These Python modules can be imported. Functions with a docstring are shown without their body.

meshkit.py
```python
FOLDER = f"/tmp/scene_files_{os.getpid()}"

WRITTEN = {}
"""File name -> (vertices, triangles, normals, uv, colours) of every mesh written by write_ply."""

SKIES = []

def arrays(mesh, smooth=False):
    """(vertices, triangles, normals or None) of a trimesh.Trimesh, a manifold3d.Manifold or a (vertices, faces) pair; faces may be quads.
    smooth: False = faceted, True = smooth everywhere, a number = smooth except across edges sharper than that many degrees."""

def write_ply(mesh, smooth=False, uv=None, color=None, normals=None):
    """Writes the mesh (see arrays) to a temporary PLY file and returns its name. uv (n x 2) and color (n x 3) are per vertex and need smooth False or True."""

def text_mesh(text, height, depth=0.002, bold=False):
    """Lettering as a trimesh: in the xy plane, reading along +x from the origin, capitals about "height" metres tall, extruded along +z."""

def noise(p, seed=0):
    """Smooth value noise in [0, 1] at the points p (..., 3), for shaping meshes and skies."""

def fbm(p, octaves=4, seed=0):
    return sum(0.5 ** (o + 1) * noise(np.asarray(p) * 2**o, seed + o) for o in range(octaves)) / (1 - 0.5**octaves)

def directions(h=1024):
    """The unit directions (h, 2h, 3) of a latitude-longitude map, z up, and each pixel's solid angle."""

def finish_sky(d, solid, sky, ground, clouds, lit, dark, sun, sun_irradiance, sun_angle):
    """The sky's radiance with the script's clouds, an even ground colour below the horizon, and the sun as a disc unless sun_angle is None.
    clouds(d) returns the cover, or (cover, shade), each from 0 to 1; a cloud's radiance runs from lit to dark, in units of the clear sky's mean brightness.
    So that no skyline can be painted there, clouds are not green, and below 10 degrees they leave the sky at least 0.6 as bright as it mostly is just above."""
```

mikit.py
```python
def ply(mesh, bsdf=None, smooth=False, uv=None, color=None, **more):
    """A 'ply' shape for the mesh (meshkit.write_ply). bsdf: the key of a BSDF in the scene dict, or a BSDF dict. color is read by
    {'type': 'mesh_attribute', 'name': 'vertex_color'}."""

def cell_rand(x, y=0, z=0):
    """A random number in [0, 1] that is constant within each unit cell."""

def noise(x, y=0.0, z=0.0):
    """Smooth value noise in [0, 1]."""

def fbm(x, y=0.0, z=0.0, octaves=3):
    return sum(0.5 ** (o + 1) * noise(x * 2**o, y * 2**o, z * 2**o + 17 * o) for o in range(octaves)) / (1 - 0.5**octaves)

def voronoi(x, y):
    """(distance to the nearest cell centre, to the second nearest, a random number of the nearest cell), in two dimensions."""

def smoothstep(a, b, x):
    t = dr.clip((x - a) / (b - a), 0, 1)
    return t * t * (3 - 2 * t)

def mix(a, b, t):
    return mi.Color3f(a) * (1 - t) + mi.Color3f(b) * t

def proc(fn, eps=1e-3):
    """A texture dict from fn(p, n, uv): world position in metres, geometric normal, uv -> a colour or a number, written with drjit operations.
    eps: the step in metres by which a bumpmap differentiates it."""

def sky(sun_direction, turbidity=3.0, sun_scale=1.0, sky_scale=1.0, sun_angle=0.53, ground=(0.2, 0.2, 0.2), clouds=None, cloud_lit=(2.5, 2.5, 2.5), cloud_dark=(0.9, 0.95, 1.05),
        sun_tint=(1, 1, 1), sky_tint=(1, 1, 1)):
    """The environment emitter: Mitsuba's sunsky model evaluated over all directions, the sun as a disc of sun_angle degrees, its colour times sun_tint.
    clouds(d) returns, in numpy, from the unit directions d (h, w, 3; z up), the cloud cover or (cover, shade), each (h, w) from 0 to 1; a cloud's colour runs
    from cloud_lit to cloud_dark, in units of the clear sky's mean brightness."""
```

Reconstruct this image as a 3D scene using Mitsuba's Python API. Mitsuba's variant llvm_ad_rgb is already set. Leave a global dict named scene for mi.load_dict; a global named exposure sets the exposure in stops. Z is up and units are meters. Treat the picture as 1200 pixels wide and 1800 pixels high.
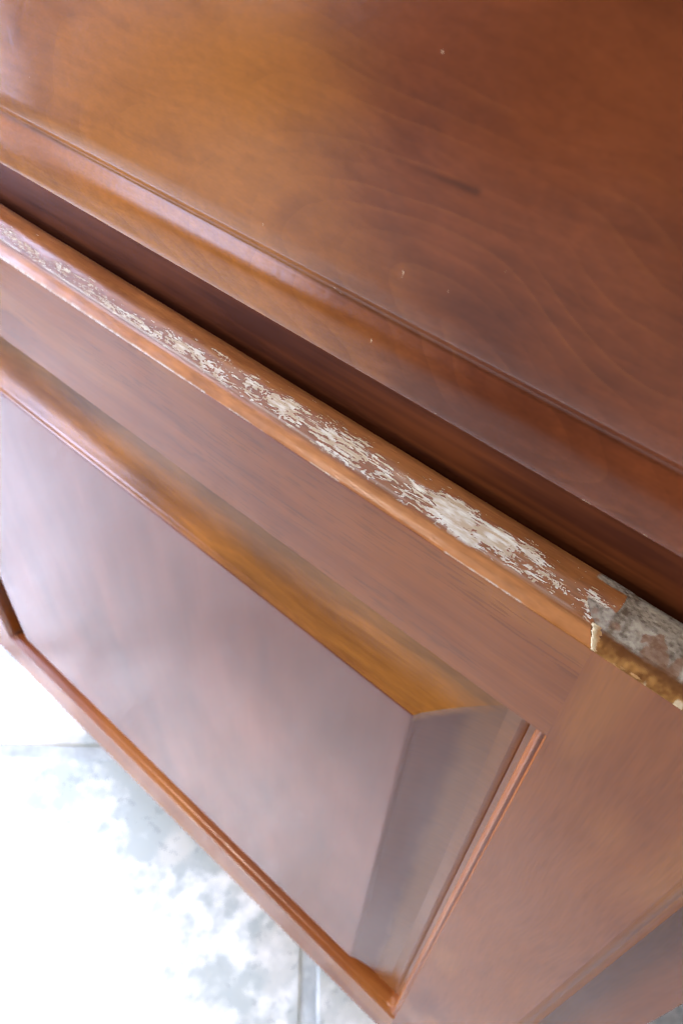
import math
import numpy as np
import drjit as dr
import trimesh
import manifold3d as m3
import mitsuba as mi
import mikit
import meshkit
from mikit import noise, fbm, voronoi, cell_rand, smoothstep, mix

T = mi.ScalarTransform4f
scene = {"type": "scene"}
labels = {}

# ------------------------------------------------------------------ camera, light, exposure
EYE = np.array([-0.0409814, -0.1536018, 0.1977121])
FWD = np.array([-0.40908571, 0.53663369, -0.73801976])
DOWN = np.array([0.51502715, -0.5318628, -0.67221201])
FPX = 1390.85                                   # focal length in pixels of the 1200 x 1800 frame
scene["camera"] = {
    "type": "thinlens", "fov": 2 * math.degrees(math.atan(900 / FPX)), "fov_axis": "y",
    "to_world": T().look_at(origin=EYE.tolist(), target=(EYE + FWD).tolist(), up=(-DOWN).tolist()),
    "near_clip": 0.01, "far_clip": 60.0, "aperture_radius": 0.0009, "focus_distance": 0.267,
    "film": {"type": "hdrfilm", "width": 682, "height": 1024},
    "sampler": {"type": "independent", "sample_count": 64},
}
FLOOR = -0.72
LAMP = (-0.95, -0.68)


def lamp(key, centre, target, w, h, rgb):
    m = T().look_at(origin=list(centre), target=list(target), up=[0, 0, 1]) @ T().scale([w / 2, h / 2, 1])
    scene[key] = {"type": "rectangle", "to_world": m, "bsdf": {"type": "diffuse", "reflectance": {"type": "rgb", "value": [0.5, 0.5, 0.5]}},
                  "emitter": {"type": "area", "radiance": {"type": "rgb", "value": list(rgb)}}}
    labels[key] = {"kind": "structure"}


lamp("window_light", (-1.62, -0.20, 0.30), (0, -0.20, 0.30), 0.75, 1.5, (16.0, 20.5, 32.0))
lamp("window_light_002", (1.60, -0.10, 0.10), (0, -0.10, 0.10), 0.7, 1.3, (9.0, 10.0, 12.0))
lamp("window_light_001", (-2.30, -2.12, 0.30), (-0.25, 0, 0.1), 0.62, 1.6, (13.0, 15.0, 22.0))
lamp("ceiling_light", (LAMP[0], LAMP[1], 1.75), (LAMP[0], LAMP[1] + 0.001, 0), 0.24, 0.24, (370.0, 338.0, 296.0))
scene["room_light"] = {"type": "constant", "radiance": {"type": "rgb", "value": [0.05, 0.05, 0.052]}}
exposure = -0.27


# ------------------------------------------------------------------ helpers
def lin(r, g, b):
    return [((c / 255) / 12.92 if c / 255 < 0.04045 else ((c / 255 + 0.055) / 1.055) ** 2.4) for c in (r, g, b)]


def box(x0, x1, y0, y1, z0, z1):
    return m3.Manifold.cube([x1 - x0, y1 - y0, z1 - z0]).translate([x0, y0, z0])


def rings(x0, x1, z0, z1, prof):
    """A solid of rectangular rings: prof is a list of (inset, y) from the back cap to the front cap."""
    v, f = [], []
    for o, y in prof:
        v += [[x0 + o, y, z0 + o], [x1 - o, y, z0 + o], [x1 - o, y, z1 - o], [x0 + o, y, z1 - o]]
    n = len(prof)
    f += [[0, 1, 2], [0, 2, 3]]
    for k in range(n - 1):
        a, b = 4 * k, 4 * k + 4
        for i in range(4):
            j = (i + 1) % 4
            f += [[a + i, b + i, b + j], [a + i, b + j, a + j]]
    e = 4 * (n - 1)
    f += [[e, e + 2, e + 1], [e, e + 3, e + 2]]
    m = trimesh.Trimesh(np.array(v), np.array(f), process=False)
    if m.volume < 0:
        m.invert()
    r = m3.Manifold(m3.Mesh(np.asarray(m.vertices, np.float32), np.asarray(m.faces, np.uint32)))
    assert r.volume() > 0, r.status()
    return r


def fine(prof, k=4):
    """A denser profile: a centripetal curve through the points, straight where they turn sharply."""
    p = np.array(prof)
    out = [p[0]]
    for i in range(len(p) - 1):
        a, b = p[i], p[i + 1]
        chord = np.linalg.norm(b - a)

        def tangent(j):
            if j == 0 or j == len(p) - 1:
                return b - a
            u, v = p[j] - p[j - 1], p[j + 1] - p[j]
            lu, lv = np.linalg.norm(u), np.linalg.norm(v)
            if np.dot(u, v) < .78 * lu * lv:
                return b - a
            t = u / lu * lv + v / lv * lu
            return t / np.linalg.norm(t) * chord
        ta, tb = tangent(i), tangent(i + 1)
        for t in np.linspace(0, 1, k + 1)[1:]:
            out.append((2 * t**3 - 3 * t**2 + 1) * a + (t**3 - 2 * t**2 + t) * ta + (3 * t**2 - 2 * t**3) * b + (t**3 - t**2) * tb)
    return [tuple(x) for x in out]


def tri(man):
    m = man.to_mesh()
    return trimesh.Trimesh(m.vert_properties[:, :3].astype(float), m.tri_verts.astype(int), process=False)


def waver(mesh, amp, scale, seed):
    """Hand-worn unevenness: moves the vertices by smooth noise."""
    v = np.array(mesh.vertices)
    d = np.stack([meshkit.fbm(v * scale + 13.7 * k, 3, seed + k) - 0.5 for k in range(3)], -1)
    d[:, 0] *= 0.2
    return trimesh.Trimesh(v + 2 * amp * d, mesh.faces, process=False)


def add(key, mesh, bsdf, smooth=28, label=None, kind=None):
    if not isinstance(mesh, trimesh.Trimesh):
        mesh = tri(mesh)
    scene[key] = mikit.ply(mesh, bsdf, smooth=smooth)
    if label or kind:
        labels[key] = {k: v for k, v in (("label", label), ("kind", kind)) if v}


# unseen black tube added to narrow the cone of the ceiling light
can = m3.Manifold.cylinder(.34, .22, .22, 40) - m3.Manifold.cylinder(.42, .20, .20, 40).translate([0, 0, -.04])
scene["baffle_bsdf"] = {"type": "diffuse", "reflectance": {"type": "rgb", "value": [0.03, 0.03, 0.03]}}
add("light_baffle", can.translate([LAMP[0], LAMP[1], 1.44]), "baffle_bsdf", 30)
labels["light_baffle"] = {"kind": "structure"}

# ------------------------------------------------------------------ materials
C_BASE = mi.Color3f(*lin(140, 74, 24))
C_DARK = mi.Color3f(*lin(106, 48, 16))
C_GOLD = mi.Color3f(*lin(160, 96, 34))
C_PALE = mi.Color3f(*lin(216, 206, 186))


def stain(along, across, depth, seed, streak=1.0):
    """Stained maple: blotches, fine dark pores along the grain and slow bands across it."""
    bend = 0.006 * (fbm(along * 11, seed, 1.0, 2) - 0.5)
    a = across + bend
    blotch = fbm(along * 9 + seed, a * 22, depth * 20 + seed, 3)
    band = fbm(along * 4 + 3 * seed, a * 150, depth * 130, 3)
    t = dr.clip(0.30 + 1.2 * (blotch - 0.5) + streak * 0.7 * (band - 0.45), 0, 1)
    c = mix(C_BASE, C_DARK, t)
    c = mix(c, C_GOLD, 0.40 * smoothstep(0.52, 0.75, fbm(along * 12 + 40 + seed, a * 40, depth * 40, 2)))
    hair = fbm(along * 80, a * 1300, depth * 1300 + seed, 2)
    pore = smoothstep(0.62, 0.82, noise(along * 110, a * 1500, depth * 1500 + seed)) * smoothstep(0.35, 0.6, noise(along * 30, a * 90, seed))
    return c * (1 + 0.22 * (hair - 0.5)) * (1 - 0.24 * streak * streak * pore)


def wood_x(p, n, uv):
    return stain(p.x, p.z, p.y, 3.0)


def wood_z(p, n, uv):
    return stain(p.z, p.x, p.y, 11.0, 0.35)


NICKS = [(-.3059, .0927, .00035, .0005), (-.1953, .0829, .0003, .0006), (-.1445, .0890, .0005, .0014), (-.1303, .0904, .0003, .0006), (-.1162, .1021, .0004, .0004),
         (-.1702, .0717, .0011, .00022), (-.1680, .0711, .0008, .0002), (-.1532, .0632, .0004, .0008), (-.1419, .1418, .0006, .0005), (-.0620, .0506, .0010, .00035), (-.0790, .0502, .0020, .0003),
         (-.128, .0508, .0006, .0003), (-.210, .0500, .0008, .0003)]


def shaded_frame_wood(p, n, uv):  # face frame wood darkened in colour for the shade under the drawer
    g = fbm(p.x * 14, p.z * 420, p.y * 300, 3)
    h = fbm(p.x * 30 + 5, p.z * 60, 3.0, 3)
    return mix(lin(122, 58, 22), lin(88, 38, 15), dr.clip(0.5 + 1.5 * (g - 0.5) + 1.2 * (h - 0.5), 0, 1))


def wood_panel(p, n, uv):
    """Panel: a darker field; overhead light painted gold on the top routed slope."""
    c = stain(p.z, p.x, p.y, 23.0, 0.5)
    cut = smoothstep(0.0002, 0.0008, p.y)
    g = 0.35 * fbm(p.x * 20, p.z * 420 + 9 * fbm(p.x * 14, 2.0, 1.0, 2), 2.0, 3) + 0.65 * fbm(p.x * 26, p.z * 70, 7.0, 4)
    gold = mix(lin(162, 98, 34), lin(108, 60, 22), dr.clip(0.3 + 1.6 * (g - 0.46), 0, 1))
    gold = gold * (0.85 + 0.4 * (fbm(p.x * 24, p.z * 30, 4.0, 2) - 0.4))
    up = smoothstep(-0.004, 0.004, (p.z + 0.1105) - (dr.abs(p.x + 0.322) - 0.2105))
    side = mix(C_DARK, lin(136, 84, 42), smoothstep(-0.096, -0.086, p.x + 0.006 * (fbm(p.x * 40, p.z * 30, 2.0, 3) - 0.5)))  # dark inner band on the side slopes imitates a dim reflection
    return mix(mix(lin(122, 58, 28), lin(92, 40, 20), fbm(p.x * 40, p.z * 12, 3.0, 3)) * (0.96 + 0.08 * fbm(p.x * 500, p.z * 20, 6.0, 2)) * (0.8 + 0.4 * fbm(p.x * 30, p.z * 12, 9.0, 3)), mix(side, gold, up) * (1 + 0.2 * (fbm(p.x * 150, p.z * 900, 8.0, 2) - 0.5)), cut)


def wood_drawer(p, n, uv):
    """Rotary-cut veneer: faint cathedral rings bent by slow noise."""
    x, z = p.x, p.z
    w1 = fbm(x * 16 + 5, z * 24, 1.0, 3) - 0.5
    w2 = fbm(x * 70 + 1, z * 110, 2.0, 2) - 0.5
    ex, ez = x + 0.120 + 0.05 * w1, z - 0.074 + 0.05 * (fbm(x * 13, z * 22 + 4, 3.0, 2) - 0.5)
    r = dr.sqrt(dr.square(ex * 1.0) + dr.square(ez * 2.3)) * 62 + 1.6 * w1 + 0.25 * w2
    k = dr.floor(r)
    f = r - k
    amp = 0.25 + 0.75 * cell_rand(k)
    fade = smoothstep(0.46, 0.68, fbm(x * 45, z * 40, 8.0, 2))
    line = amp * fade * (smoothstep(0.70, 0.95, f) - smoothstep(0.95, 1.0, f))
    shade = amp * smoothstep(0.0, 0.9, f)
    blotch = fbm(x * 9 + 2, z * 17, 4.0, 4)
    mott = fbm(x * 60 + 2, z * 90, 4.0, 4)
    streak = fbm(x * 40, z * 420 + 10 * w1, 6.0, 3)
    pore = noise(x * 900, z * 2200, p.y * 900)
    t = 0.40 + 2.2 * (blotch - 0.5) + 0.9 * (mott - 0.5) + 0.4 * (streak - 0.5) + 0.22 * (0.5 - shade)
    tone = smoothstep(-0.135, -0.215, x + 0.25 * (z - 0.11) + 0.05 * w1)
    c = mix(mix(lin(128, 63, 29), lin(98, 46, 21), dr.clip(t, 0, 1)), mix(lin(172, 100, 32), lin(130, 70, 22), dr.clip(t, 0, 1)), tone)
    c = mix(c, C_GOLD, 0.14 * line) * (1 - 0.12 * pore) * (1 + 0.16 * (fbm(x * 60, z * 700 + 12 * w1, 2.0, 3) - 0.5) + 0.12 * (fbm(x * 400, z * 500, 3.0, 2) - 0.5))
    sx, sz = x + 0.138, z - 0.1165
    s = smoothstep(-0.016, 0.008, sx) * smoothstep(0.0125, 0.010, sx) * dr.exp(-dr.square((sz - 1.2 * dr.square(sx + .01)) / (0.0004 + 0.03 * dr.clip(sx + 0.016, 0, 1))))
    c = c * (1 - 0.50 * s)
    nick = mi.Float(0)
    jit = 1.6 * (noise(x * 2500, z * 2500, 1.0) - 0.5)
    for x0, z0, a, b in NICKS:
        nick = dr.maximum(nick, smoothstep(1.3, 0.6, dr.sqrt(dr.square((x - x0) / (0.62 * a)) + dr.square((z - z0) / (0.62 * b))) + jit))
    return mix(c, mi.Color3f(*lin(206, 170, 130)), 0.6 * nick)


def seg(x, y, x0, y0, rx, ry):
    return dr.exp(-dr.square((x - x0) / rx) - dr.square((y - y0) / ry))


BLOBS = [(-.372, .0085, .012, .0016, .75), (-.345, .0062, .022, .0013, .8), (-.323, .0072, .015, .0018, .9), (-.300, .0063, .022, .0013, .85),
         (-.272, .0062, .024, .0013, .95), (-.246, .0080, .018, .0022, .95), (-.212, .0085, .012, .0026, .95), (-.193, .0086, .012, .0026, 1.25),
         (-.168, .0086, .018, .0032, 1.15), (-.150, .0090, .012, .0030, .9), (-.165, .0128, .010, .0010, .75), (-.119, .0088, .010, .0030, 1.75),
         (-.103, .0096, .010, .0024, 1.45), (-.092, .0108, .007, .0020, 1.15), (-.1095, .0054, .006, .0008, 1.5), (-.085, .0072, .014, .0020, .85),
         (-.068, .0085, .010, .0026, .95), (-.232, .0118, .006, .0010, .7), (-.132, .0076, .012, .0030, .85)]


def wear(p):
    """(bare wood, rubbed zone) of the worn top edge, in the door's own x and y."""
    x, y = p.x, p.y
    base = 0.70 * dr.exp(-dr.square((y - 0.0068 - 0.0018 * (noise(x * 45, 3.0, 1.0) - 0.4)) / 0.0026)) * (0.55 + 0.6 * noise(x * 60, 8.0, 2.0))
    e = base
    for x0, y0, rx, ry, s in BLOBS:
        e = dr.maximum(e, s * seg(x, y, x0, y0, rx * 1.2, ry * 1.6))
    w = fbm(x * 60, y * 260, 2.0, 2) - 0.5
    streak = fbm(x * 280 + 30 * w, y * 2100 + 5 * w, 5.0, 3)
    fine = noise(x * 700, y * 3400, 3.0)
    clump = fbm(x * 150, y * 520, 9.0, 2)
    k = 0.52 * streak + 0.25 * clump + 0.23 * fine
    bare = smoothstep(-0.03, 0.03, k - 0.825 + 0.41 * dr.minimum(e, 1.6))
    rub = smoothstep(0.25, 0.70, e + 0.5 * (clump - 0.5))
    top = smoothstep(-0.001, 0.001, p.z - 0.0045)
    return bare * top, rub * top


def torn(p):
    """Where the finish has come away altogether, round the door's top corner."""
    j = 0.0016 * (fbm(p.x * 420, p.y * 420 + 40 * p.z, 3.0, 4) - 0.5)
    x, y = p.x + j, p.y + 0.8 * j
    front = -0.0688 + 0.0048 * smoothstep(0.0085, 0.0048, y)
    m = smoothstep(-0.0002, 0.0002, x - front) * smoothstep(0.0098, 0.0092, y)
    m = dr.maximum(m, smoothstep(-0.0002, 0.0002, x + 0.0600 + 0.0003 * dr.sin(y * 900)))
    m = dr.maximum(m, smoothstep(0.0158, 0.0164, y) * smoothstep(-0.0712, -0.0702, x))
    low = smoothstep(-0.0002, 0.0002, x + 0.0640 - 0.0035 * smoothstep(0.0045, 0.0005, p.y))
    m = dr.select(p.z < 0.0052, low, m)
    return m * smoothstep(-0.0006, 0.0002, p.z)


def arris(p):
    """Finish rubbed patchily off lip and lower arris; window glint painted at left."""
    lip = 0.6 * dr.exp(-dr.square((p.y - 0.0050) / 0.00032)) * smoothstep(-0.001, 0.001, p.z - 0.003)
    low = dr.exp(-dr.square((p.z - 0.0003) / (0.00022 + 0.0003 * smoothstep(-0.2, -0.36, p.x)))) * smoothstep(0.0016, 0.0006, p.y) * (0.5 + 0.5 * smoothstep(0.3, 0.7, noise(p.x * 500, 2.0, 2.0)))
    a = fbm(p.x * 46, 1.0, 3.0, 3)
    b = fbm(p.x * 90, 5.0, 7.0, 4)
    lefty = smoothstep(-0.10, -0.33, p.x)
    return dr.clip(lip * smoothstep(0.62, 0.42, a) * (0.35 + 0.65 * lefty) + low * smoothstep(0.60 - 0.42 * lefty, 0.72 - 0.38 * lefty, b) * 0.85, 0, 1)


def wood_rail(p, n, uv):
    c = stain(p.x, p.z + 0.6 * p.y, p.y, 3.0)
    edge = smoothstep(0.0, 0.002, p.z)
    gold = mix(lin(174, 112, 64), lin(126, 74, 39), dr.clip(0.25 + 1.6 * (fbm(p.x * 40, p.y * 330, p.z * 200, 4) - 0.38), 0, 1))
    c = mix(c, gold * (1 - 0.3 * noise(p.x * 300, p.y * 2000, p.z * 2000)), 0.8 * edge)  # edge colour lightened to carry the overhead light on the top
    lighter = smoothstep(0.0048, 0.0036, p.y) * smoothstep(0.0, 0.0004, p.z) * (0.2 + 1.3 * fbm(p.x * 110, p.z * 500, 2.0, 4))  # cove colour lightened for the light its upward face catches
    c = mix(c, mi.Color3f(*lin(206, 134, 76)), dr.clip(0.55 * lighter, 0, 1))
    bare, rub = wear(p)
    c = mix(c, mi.Color3f(*lin(124, 72, 38)) * (0.75 + 0.6 * noise(p.x * 300, p.y * 2200)), 0.7 * rub)
    pale = mix(C_PALE, mi.Color3f(*lin(178, 150, 116)), dr.clip(1.9 * fbm(p.x * 240, p.y * 1500, 1.0, 3) - 0.3, 0, 1))
    c = mix(c, pale, bare)
    c = mix(c, C_PALE, arris(p) * 0.8)
    return mix(c, core(p, n, uv), torn(p))


def rough_rail(p, n, uv):
    bare, rub = wear(p)
    k = dr.maximum(dr.maximum(bare, 0.55 * rub), 1.2 * torn(p))
    return 0.25 + 0.40 * k + 0.08 * noise(p.x * 90, p.y * 500, p.z * 90)


def relief_rail(p, n, uv):
    bare, rub = wear(p)
    t = torn(p)
    return (1 - t) * (-1.0 * bare - 0.35 * rub + 0.25 * noise(p.x * 260, p.y * 1700, p.z * 1700)) - 2.0 * t + 1.6 * t * fbm(p.x * 500, p.y * 700, p.z * 500, 3)


def core(p, n, uv):
    """Board under the torn-off finish: dull grey-brown on top, tan in the cove below, dark brown towards the lip."""
    top = smoothstep(0.0042, 0.0050, p.y + 0.0006 * (fbm(p.x * 400, p.z * 400, 2.0, 2) - 0.5))
    a = fbm(p.x * 190, p.y * 300, 3.0, 4)
    b = fbm(p.x * 700 + 9, p.y * 1300, 8.0, 3)
    grey = mix(lin(88, 70, 52), lin(164, 147, 122), dr.clip(2.3 * (0.5 * a + 0.5 * b - 0.29), 0, 1))
    grey = mix(grey, mi.Color3f(*lin(120, 74, 44)), 0.6 * smoothstep(0.58, 0.66, fbm(p.x * 130 + 3, p.y * 170, 6.0, 4)))
    tan = mix(lin(112, 68, 30), lin(172, 120, 62), dr.clip(2.4 * (0.6 * fbm(p.x * 190, p.z * 360, 4.0, 4) + 0.4 * fbm(p.x * 620, p.z * 900, 1.0, 2) - 0.36), 0, 1))
    tan = mix(tan, mi.Color3f(*lin(210, 186, 144)), 0.85 * smoothstep(0.63, 0.70, fbm(p.x * 210 + 4, 3.0, p.z * 120, 4)) * smoothstep(0.0016, 0.0008, p.z))
    tan = mix(tan, mi.Color3f(*lin(92, 52, 24)), 0.85 * smoothstep(0.0020, 0.0040, p.y))
    return mix(tan, grey, top)


def film(p, n, uv):
    return mix(lin(206, 182, 140), lin(168, 122, 74), smoothstep(-0.0632, -0.0612, p.x - 0.0028 * smoothstep(0.0045, 0.0005, p.y) + 0.0012 * (fbm(p.x * 700, p.y * 700, p.z * 700, 3) - 0.5)))


def core_relief(p, n, uv):
    return fbm(p.x * 420, p.y * 700, p.z * 500, 4)


def wood_rough(p, n, uv):
    return 0.22 + 0.10 * fbm(p.x * 30, p.z * 30, p.y * 60, 2)


def smooth_rough(p, n, uv):
    return 0.17 + 0.08 * fbm(p.x * 30, p.z * 30, p.y * 60, 2)


def wood_relief(p, n, uv):
    return 0.7 * noise(p.x * 130, p.z * 130, p.y * 130) + 0.3 * noise(p.x * 520, p.z * 520, p.y * 520)


def stone(p, n, uv):
    a = fbm(p.x * 8 + 31, p.y * 8, 2.0, 5)
    b = fbm(p.x * 70, p.y * 70, 5.0, 3)
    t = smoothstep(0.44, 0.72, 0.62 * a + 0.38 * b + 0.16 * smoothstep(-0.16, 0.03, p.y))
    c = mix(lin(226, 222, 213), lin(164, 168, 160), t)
    c = mix(c, lin(206, 198, 184), 0.5 * smoothstep(0.5, 0.75, fbm(p.x * 20, p.y * 20 + 7, 1.0, 4)))
    q = fbm(p.x * 130, p.y * 130, 7.0, 3)
    pit = smoothstep(0.66, 0.74, q) * smoothstep(0.44, 0.56, a)
    return mix(c, mi.Color3f(*lin(112, 118, 114)), 0.3 * pit)


def grout(p, n, uv):
    return mix(lin(140, 142, 138), lin(196, 198, 192), fbm(p.x * 90, p.y * 90, 1.0, 4))


def wood_bsdf(fn, rough=wood_rough, relief=wood_relief, scale=0.00006, spec=0.5, coat=0.3):
    inner = {"type": "principled", "base_color": mikit.proc(fn), "roughness": mikit.proc(rough), "specular": spec, "clearcoat": coat, "clearcoat_gloss": 0.9}
    return {"type": "bumpmap", "arbitrary": mikit.proc(relief, eps=2e-4), "scale": scale, "bsdf": inner}


scene["wood_x_bsdf"] = wood_bsdf(wood_x, spec=0.4, coat=0.2)
scene["wood_z_bsdf"] = wood_bsdf(wood_z, spec=0.4, coat=0.2)
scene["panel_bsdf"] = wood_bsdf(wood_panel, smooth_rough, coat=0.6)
scene["drawer_bsdf"] = wood_bsdf(wood_drawer, smooth_rough, spec=0.26, coat=0.1)
scene["rail_bsdf"] = wood_bsdf(wood_rail, rough_rail, relief_rail, 0.00012, spec=0.4, coat=0.2)
scene["core_bsdf"] = {"type": "bumpmap", "arbitrary": mikit.proc(core_relief, eps=2e-4), "scale": 0.0004,
                      "bsdf": {"type": "principled", "base_color": mikit.proc(core), "roughness": 0.9, "specular": 0.1}}
scene["film_bsdf"] = {"type": "principled", "base_color": mikit.proc(film), "roughness": 0.9, "specular": 0.1}
scene["shaded_frame_bsdf"] = {"type": "principled", "base_color": mikit.proc(shaded_frame_wood), "roughness": 0.55, "specular": 0.12}
scene["stone_bsdf"] = {"type": "principled", "base_color": mikit.proc(stone), "roughness": 0.42, "specular": 0.5}
scene["grout_bsdf"] = {"type": "diffuse", "reflectance": mikit.proc(grout)}

# ------------------------------------------------------------------ setting: tiled floor
add("floor", box(-2.6, 2.0, -1.5, 1.2, FLOOR - 0.03, FLOOR - 0.003), "grout_bsdf", False)
labels["floor"] = {"kind": "structure"}
E1 = np.array([0.749, 0.663])
E2 = np.array([0.663, -0.749])
PITCH, GROUT = 0.43, 0.016
tile = rings(0, PITCH - GROUT, 0, PITCH - GROUT, [(0, 0.012), (0, 0.003), (0.0012, 0.0010), (0.003, 0.0)])
tv = tri(tile)
tp = np.array(tv.vertices)
n = 0
for i in range(-7, 8):
    for j in range(-7, 8):
        o1 = -0.110 + GROUT / 2 + PITCH * i
        o2 = -0.3435 + GROUT / 2 + PITCH * j
        c = (o1 + PITCH / 2) * E1 + (o2 + PITCH / 2) * E2
        if np.hypot(c[0] + 0.6, c[1] + 0.7) > 1.2:
            continue
        xy = (o1 + tp[:, :1]) * E1 + (o2 + tp[:, 2:]) * E2
        rng = np.random.default_rng(100 * (i + 20) + j)
        m = trimesh.Trimesh(np.c_[xy, FLOOR - tp[:, 1] + rng.uniform(-.0005, .0003)], tv.faces, process=False)
        m.fix_normals()
        add("floor__tile" + (f"_{n:03d}" if n else ""), m, "stone_bsdf", False)
        n += 1

# ------------------------------------------------------------------ the cabinet
CAB = "base_cabinet"
labels[CAB] = {"label": "reddish brown wooden base cabinet with worn peeling door edge standing on pale stone tiles", "category": "cabinet"}
XL, XR = -0.700, 0.0445
ZB = -0.632
YF = 0.0235
add(CAB + "__side_panel", box(XL, XL + .018, YF + .02, .58, ZB, .236), "wood_z_bsdf", False)
add(CAB + "__side_panel_001", box(XR - .018, XR, YF + .02, .58, ZB, .236), "wood_z_bsdf", False)
add(CAB + "__bottom_panel", box(XL + .0185, XR - .0185, YF + .02, .58, ZB, ZB + .018), "shaded_frame_bsdf", False)
add(CAB + "__top_panel", box(XL + .0185, XR - .0185, YF + .02, .58, .218, .236), "shaded_frame_bsdf", False)
add(CAB + "__back_panel", box(XL + .0185, XR - .0185, .57, .579, ZB + .0185, .2175), "shaded_frame_bsdf", False)
add(CAB + "__toe_kick", box(XL + .02, XR - .02, .085, .103, FLOOR + .001, ZB - .0005), "shaded_frame_bsdf", False)
FR = CAB + "__face_frame"
add(FR + "__stile", box(XL, -.640, YF, YF + .0195, ZB, .236), "wood_z_bsdf", False)
add(FR + "__stile_001", box(-.016, XR, YF, YF + .0195, ZB, .236), "wood_z_bsdf", False)
add(FR + "__rail", box(-.6398, -.0162, YF + .0002, YF + .0195, .0, .060), "shaded_frame_bsdf", False)
add(FR + "__rail_001", box(-.6398, -.0162, YF + .0002, YF + .0195, ZB, -.600), "wood_x_bsdf", False)
add(FR + "__rail_002", box(-.6398, -.0162, YF + .0002, YF + .0195, .196, .236), "wood_x_bsdf", False)

# drawer front: slab with a routed groove round its raised field
D = CAB + "__drawer_front"
prof = [(.0006, .0195), (0, .019), (0, .0019), (.0003, .0012), (.0011, .0008), (.006, .0003), (.0095, .0002), (.0125, .0004), (.0152, .0009), (.0176, .0016), (.0196, .0025),
        (.0207, .0030), (.0215, .0032), (.0223, .0031), (.0233, .0025), (.0247, .0013), (.0260, .0005), (.0274, .0001), (.0295, -.0003), (.032, -.0006), (.036, -.0006)]
drawer = rings(-.667, .0105, .0497, .209, fine(prof))
add(D, drawer, "drawer_bsdf", 40)

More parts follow.
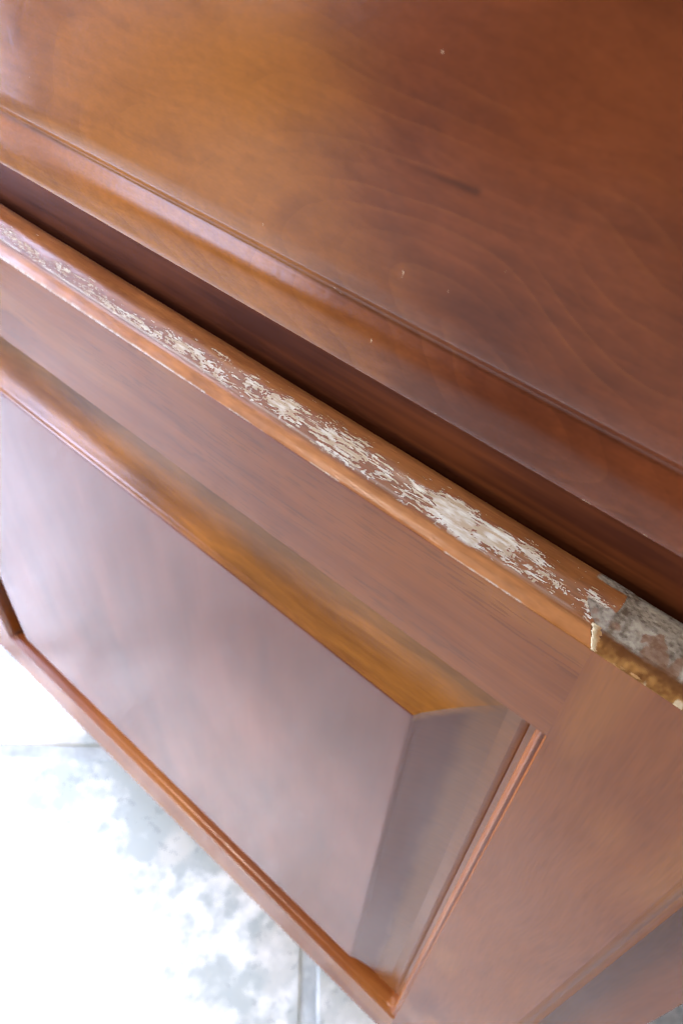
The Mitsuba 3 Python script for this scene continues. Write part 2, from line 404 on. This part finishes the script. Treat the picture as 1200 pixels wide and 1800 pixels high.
# door: frame with a rounded, coved outer edge and a bead inside, round a raised panel
R = CAB + "__door"
labels[R] = {"label": "raised panel door with bare wood and torn finish along its top edge"}
OUT = .0108
outer = [(.0008, .0192), (.0002, .0188), (0, .0180), (0, .0145), (.0002, .0128), (.0008, .0108), (.0018, .0090), (.0030, .0074), (.0043, .0060), (.0052, .0050),
         (.0056, .0047), (.0062, .0046), (.0070, .0042), (.0079, .0034), (.0088, .0024), (.0096, .0013), (.0102, .0005), (.0105, .0002), (.0108, .0)]
slab = rings(-.656 - OUT, OUT, -.6156 - OUT, OUT, fine(outer))
X0, X1, Z0, Z1 = -.596, -.060, -.553, -.055
bead = [(-.0002, -.002), (-.0002, .0), (.0003, .0012), (.0008, .0018), (.0013, .0016), (.0019, .0014), (.0026, .0016), (.0034, .0023), (.0043, .0032), (.0048, .0044), (.0050, .0060), (.0050, .022)]
hole = rings(X0, X1, Z0, Z1, fine(bead))
frame = slab - hole
pieces = {
    "top_rail": (box(X0, X1, -.01, .03, -.063, .03), "rail_bsdf"),
    "bottom_rail": (box(X0, X1, -.01, .03, -.70, -.545), "wood_x_bsdf"),
    "stile": (box(-.70, X0, -.01, .03, -.70, .03) + box(X0 - .001, X0 + .0055, -.01, .03, -.545, -.063), "wood_z_bsdf"),
    "stile_001": (box(X1, .05, -.01, .03, -.70, .0) + box(X1 - .0055, X1 + .001, -.01, .03, -.545, -.063), "wood_z_bsdf"),
    "peeled_core": (box(X1, .05, -.01, .03, .0, .03), "core_bsdf"),
}
for name, (b, bs) in pieces.items():
    man = frame ^ b
    if name == "peeled_core":
        m = tri(man.refine_to_length(.0005))
        v = np.array(m.vertices)
        d = meshkit.fbm(v * 500, 4, 5) - 0.5
        e = meshkit.fbm(v * 150, 3, 9) - 0.5
        nrm = trimesh.Trimesh(v, m.faces, process=False).vertex_normals
        inner = (np.clip((v[:, 2] - .0002) / .001, 0, 1) * np.clip((v[:, 0] - X1) / .002, 0, 1))[:, None]
        m = trimesh.Trimesh(v + nrm * inner * (-.0001 + .00022 * d + .0002 * e)[:, None], m.faces, process=False)
        add(R + "__" + name, m, bs, 38, "grey and tan board laid bare where the finish has torn off the door's top corner")
        continue
    m = tri(man.refine_to_length(.003 if name == "top_rail" else .008))
    add(R + "__" + name, waver(m, .00020 if name == "top_rail" else .00005, 40, 3), bs, 15, "top rail with finish rubbed off in pale streaks" if name == "top_rail" else None)

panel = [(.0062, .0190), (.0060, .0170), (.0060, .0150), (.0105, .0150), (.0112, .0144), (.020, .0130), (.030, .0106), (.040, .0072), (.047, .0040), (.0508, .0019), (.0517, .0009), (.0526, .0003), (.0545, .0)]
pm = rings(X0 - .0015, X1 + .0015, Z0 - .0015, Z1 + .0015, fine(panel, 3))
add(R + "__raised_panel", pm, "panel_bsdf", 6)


# torn finish: a ragged flap that follows the cove, and crumbs on its lower arris
def edge_point(s):
    """Point (y, z) at arc length s down the door's top edge from the lip, and its outward normal."""
    pts = np.array([(y, OUT - o) for o, y in outer[9:]])
    d = np.r_[0, np.cumsum(np.linalg.norm(np.diff(pts, axis=0), axis=1))]
    s = np.clip(s * d[-1], 0, d[-1])
    y, z = np.interp(s, d, pts[:, 0]), np.interp(s, d, pts[:, 1])
    e = .0004
    ty = np.interp(np.clip(s + e, 0, d[-1]), d, pts[:, 0]) - np.interp(np.clip(s - e, 0, d[-1]), d, pts[:, 0])
    tz = np.interp(np.clip(s + e, 0, d[-1]), d, pts[:, 1]) - np.interp(np.clip(s - e, 0, d[-1]), d, pts[:, 1])
    n = np.stack([tz, -ty], -1)
    return y, z, n / np.linalg.norm(n, axis=-1, keepdims=True)


def flap(xa, wa, h, s0, s1, seed, ns=48, nv=18):
    """A thin curled sheet: xa(s) its ragged left edge, wa(s) its width."""
    s, v = np.meshgrid(np.linspace(s0, s1, ns), np.linspace(0, 1, nv), indexing="ij")
    y, z, nn = edge_point(s)
    q = np.stack([s * 9, v * 2, 0 * s + seed], -1)
    rag = .0011 * (meshkit.fbm(np.stack([s * 14, 0 * s, 0 * s + seed], -1), 4, seed) - .5)
    x = xa(s) + rag + v * wa(s) * (.7 + .6 * meshkit.fbm(np.stack([s * 11, 0 * s + 3, 0 * s], -1), 3, seed + 5))
    up = h * (np.clip(v * 5, 0, 1) ** .5 * np.clip((1 - v) * 1.3, 0, 1) ** 1.3 * (.5 + 1.0 * meshkit.fbm(q * 2.2, 4, seed + 9)) - .12)
    top = np.stack([x, y + nn[..., 0] * up, z + nn[..., 1] * up], -1).reshape(-1, 3)
    bot = np.stack([x, y - nn[..., 0] * .0004, z - nn[..., 1] * .0004], -1).reshape(-1, 3)
    f, m = [], ns * nv
    for a in range(ns - 1):
        for b in range(nv - 1):
            i = a * nv + b
            f += [[i, i + 1, i + nv + 1], [i, i + nv + 1, i + nv], [m + i, m + i + nv + 1, m + i + 1], [m + i, m + i + nv, m + i + nv + 1]]
    rim = [a * nv for a in range(ns)] + [(ns - 1) * nv + b for b in range(1, nv)] + [a * nv + nv - 1 for a in range(ns - 2, -1, -1)] + [b for b in range(nv - 2, 0, -1)]
    for a, b in zip(rim, rim[1:] + rim[:1]):
        f += [[a, b, m + b], [a, m + b, m + a]]
    t = trimesh.Trimesh(np.vstack([top, bot]), np.array(f), process=False)
    t.fix_normals()
    return t


def crumb(c, r, seed):
    rng = np.random.default_rng(seed)
    p = rng.normal(size=(26, 3))
    p /= np.linalg.norm(p, axis=1, keepdims=True)
    p *= rng.uniform(.55, 1.1, (26, 1))
    return trimesh.convex.convex_hull(p * np.array(r) + np.array(c))


add(R + "__torn_finish", flap(lambda s: -.0646 + .0040 * s, lambda s: .0030 - .0010 * s, .0003, .02, .98, 3), "film_bsdf", 40)
add(R + "__torn_finish_001", crumb((-.0505, .0004, .0004), (.0012, .0004, .0005), 2), "film_bsdf", False)
add(R + "__torn_finish_002", crumb((-.0462, .0005, .0007), (.0019, .0004, .0008), 3), "film_bsdf", False)
add(R + "__torn_finish_003", crumb((-.0528, .0002, .0003), (.0008, .0003, .0003), 4), "film_bsdf", False)
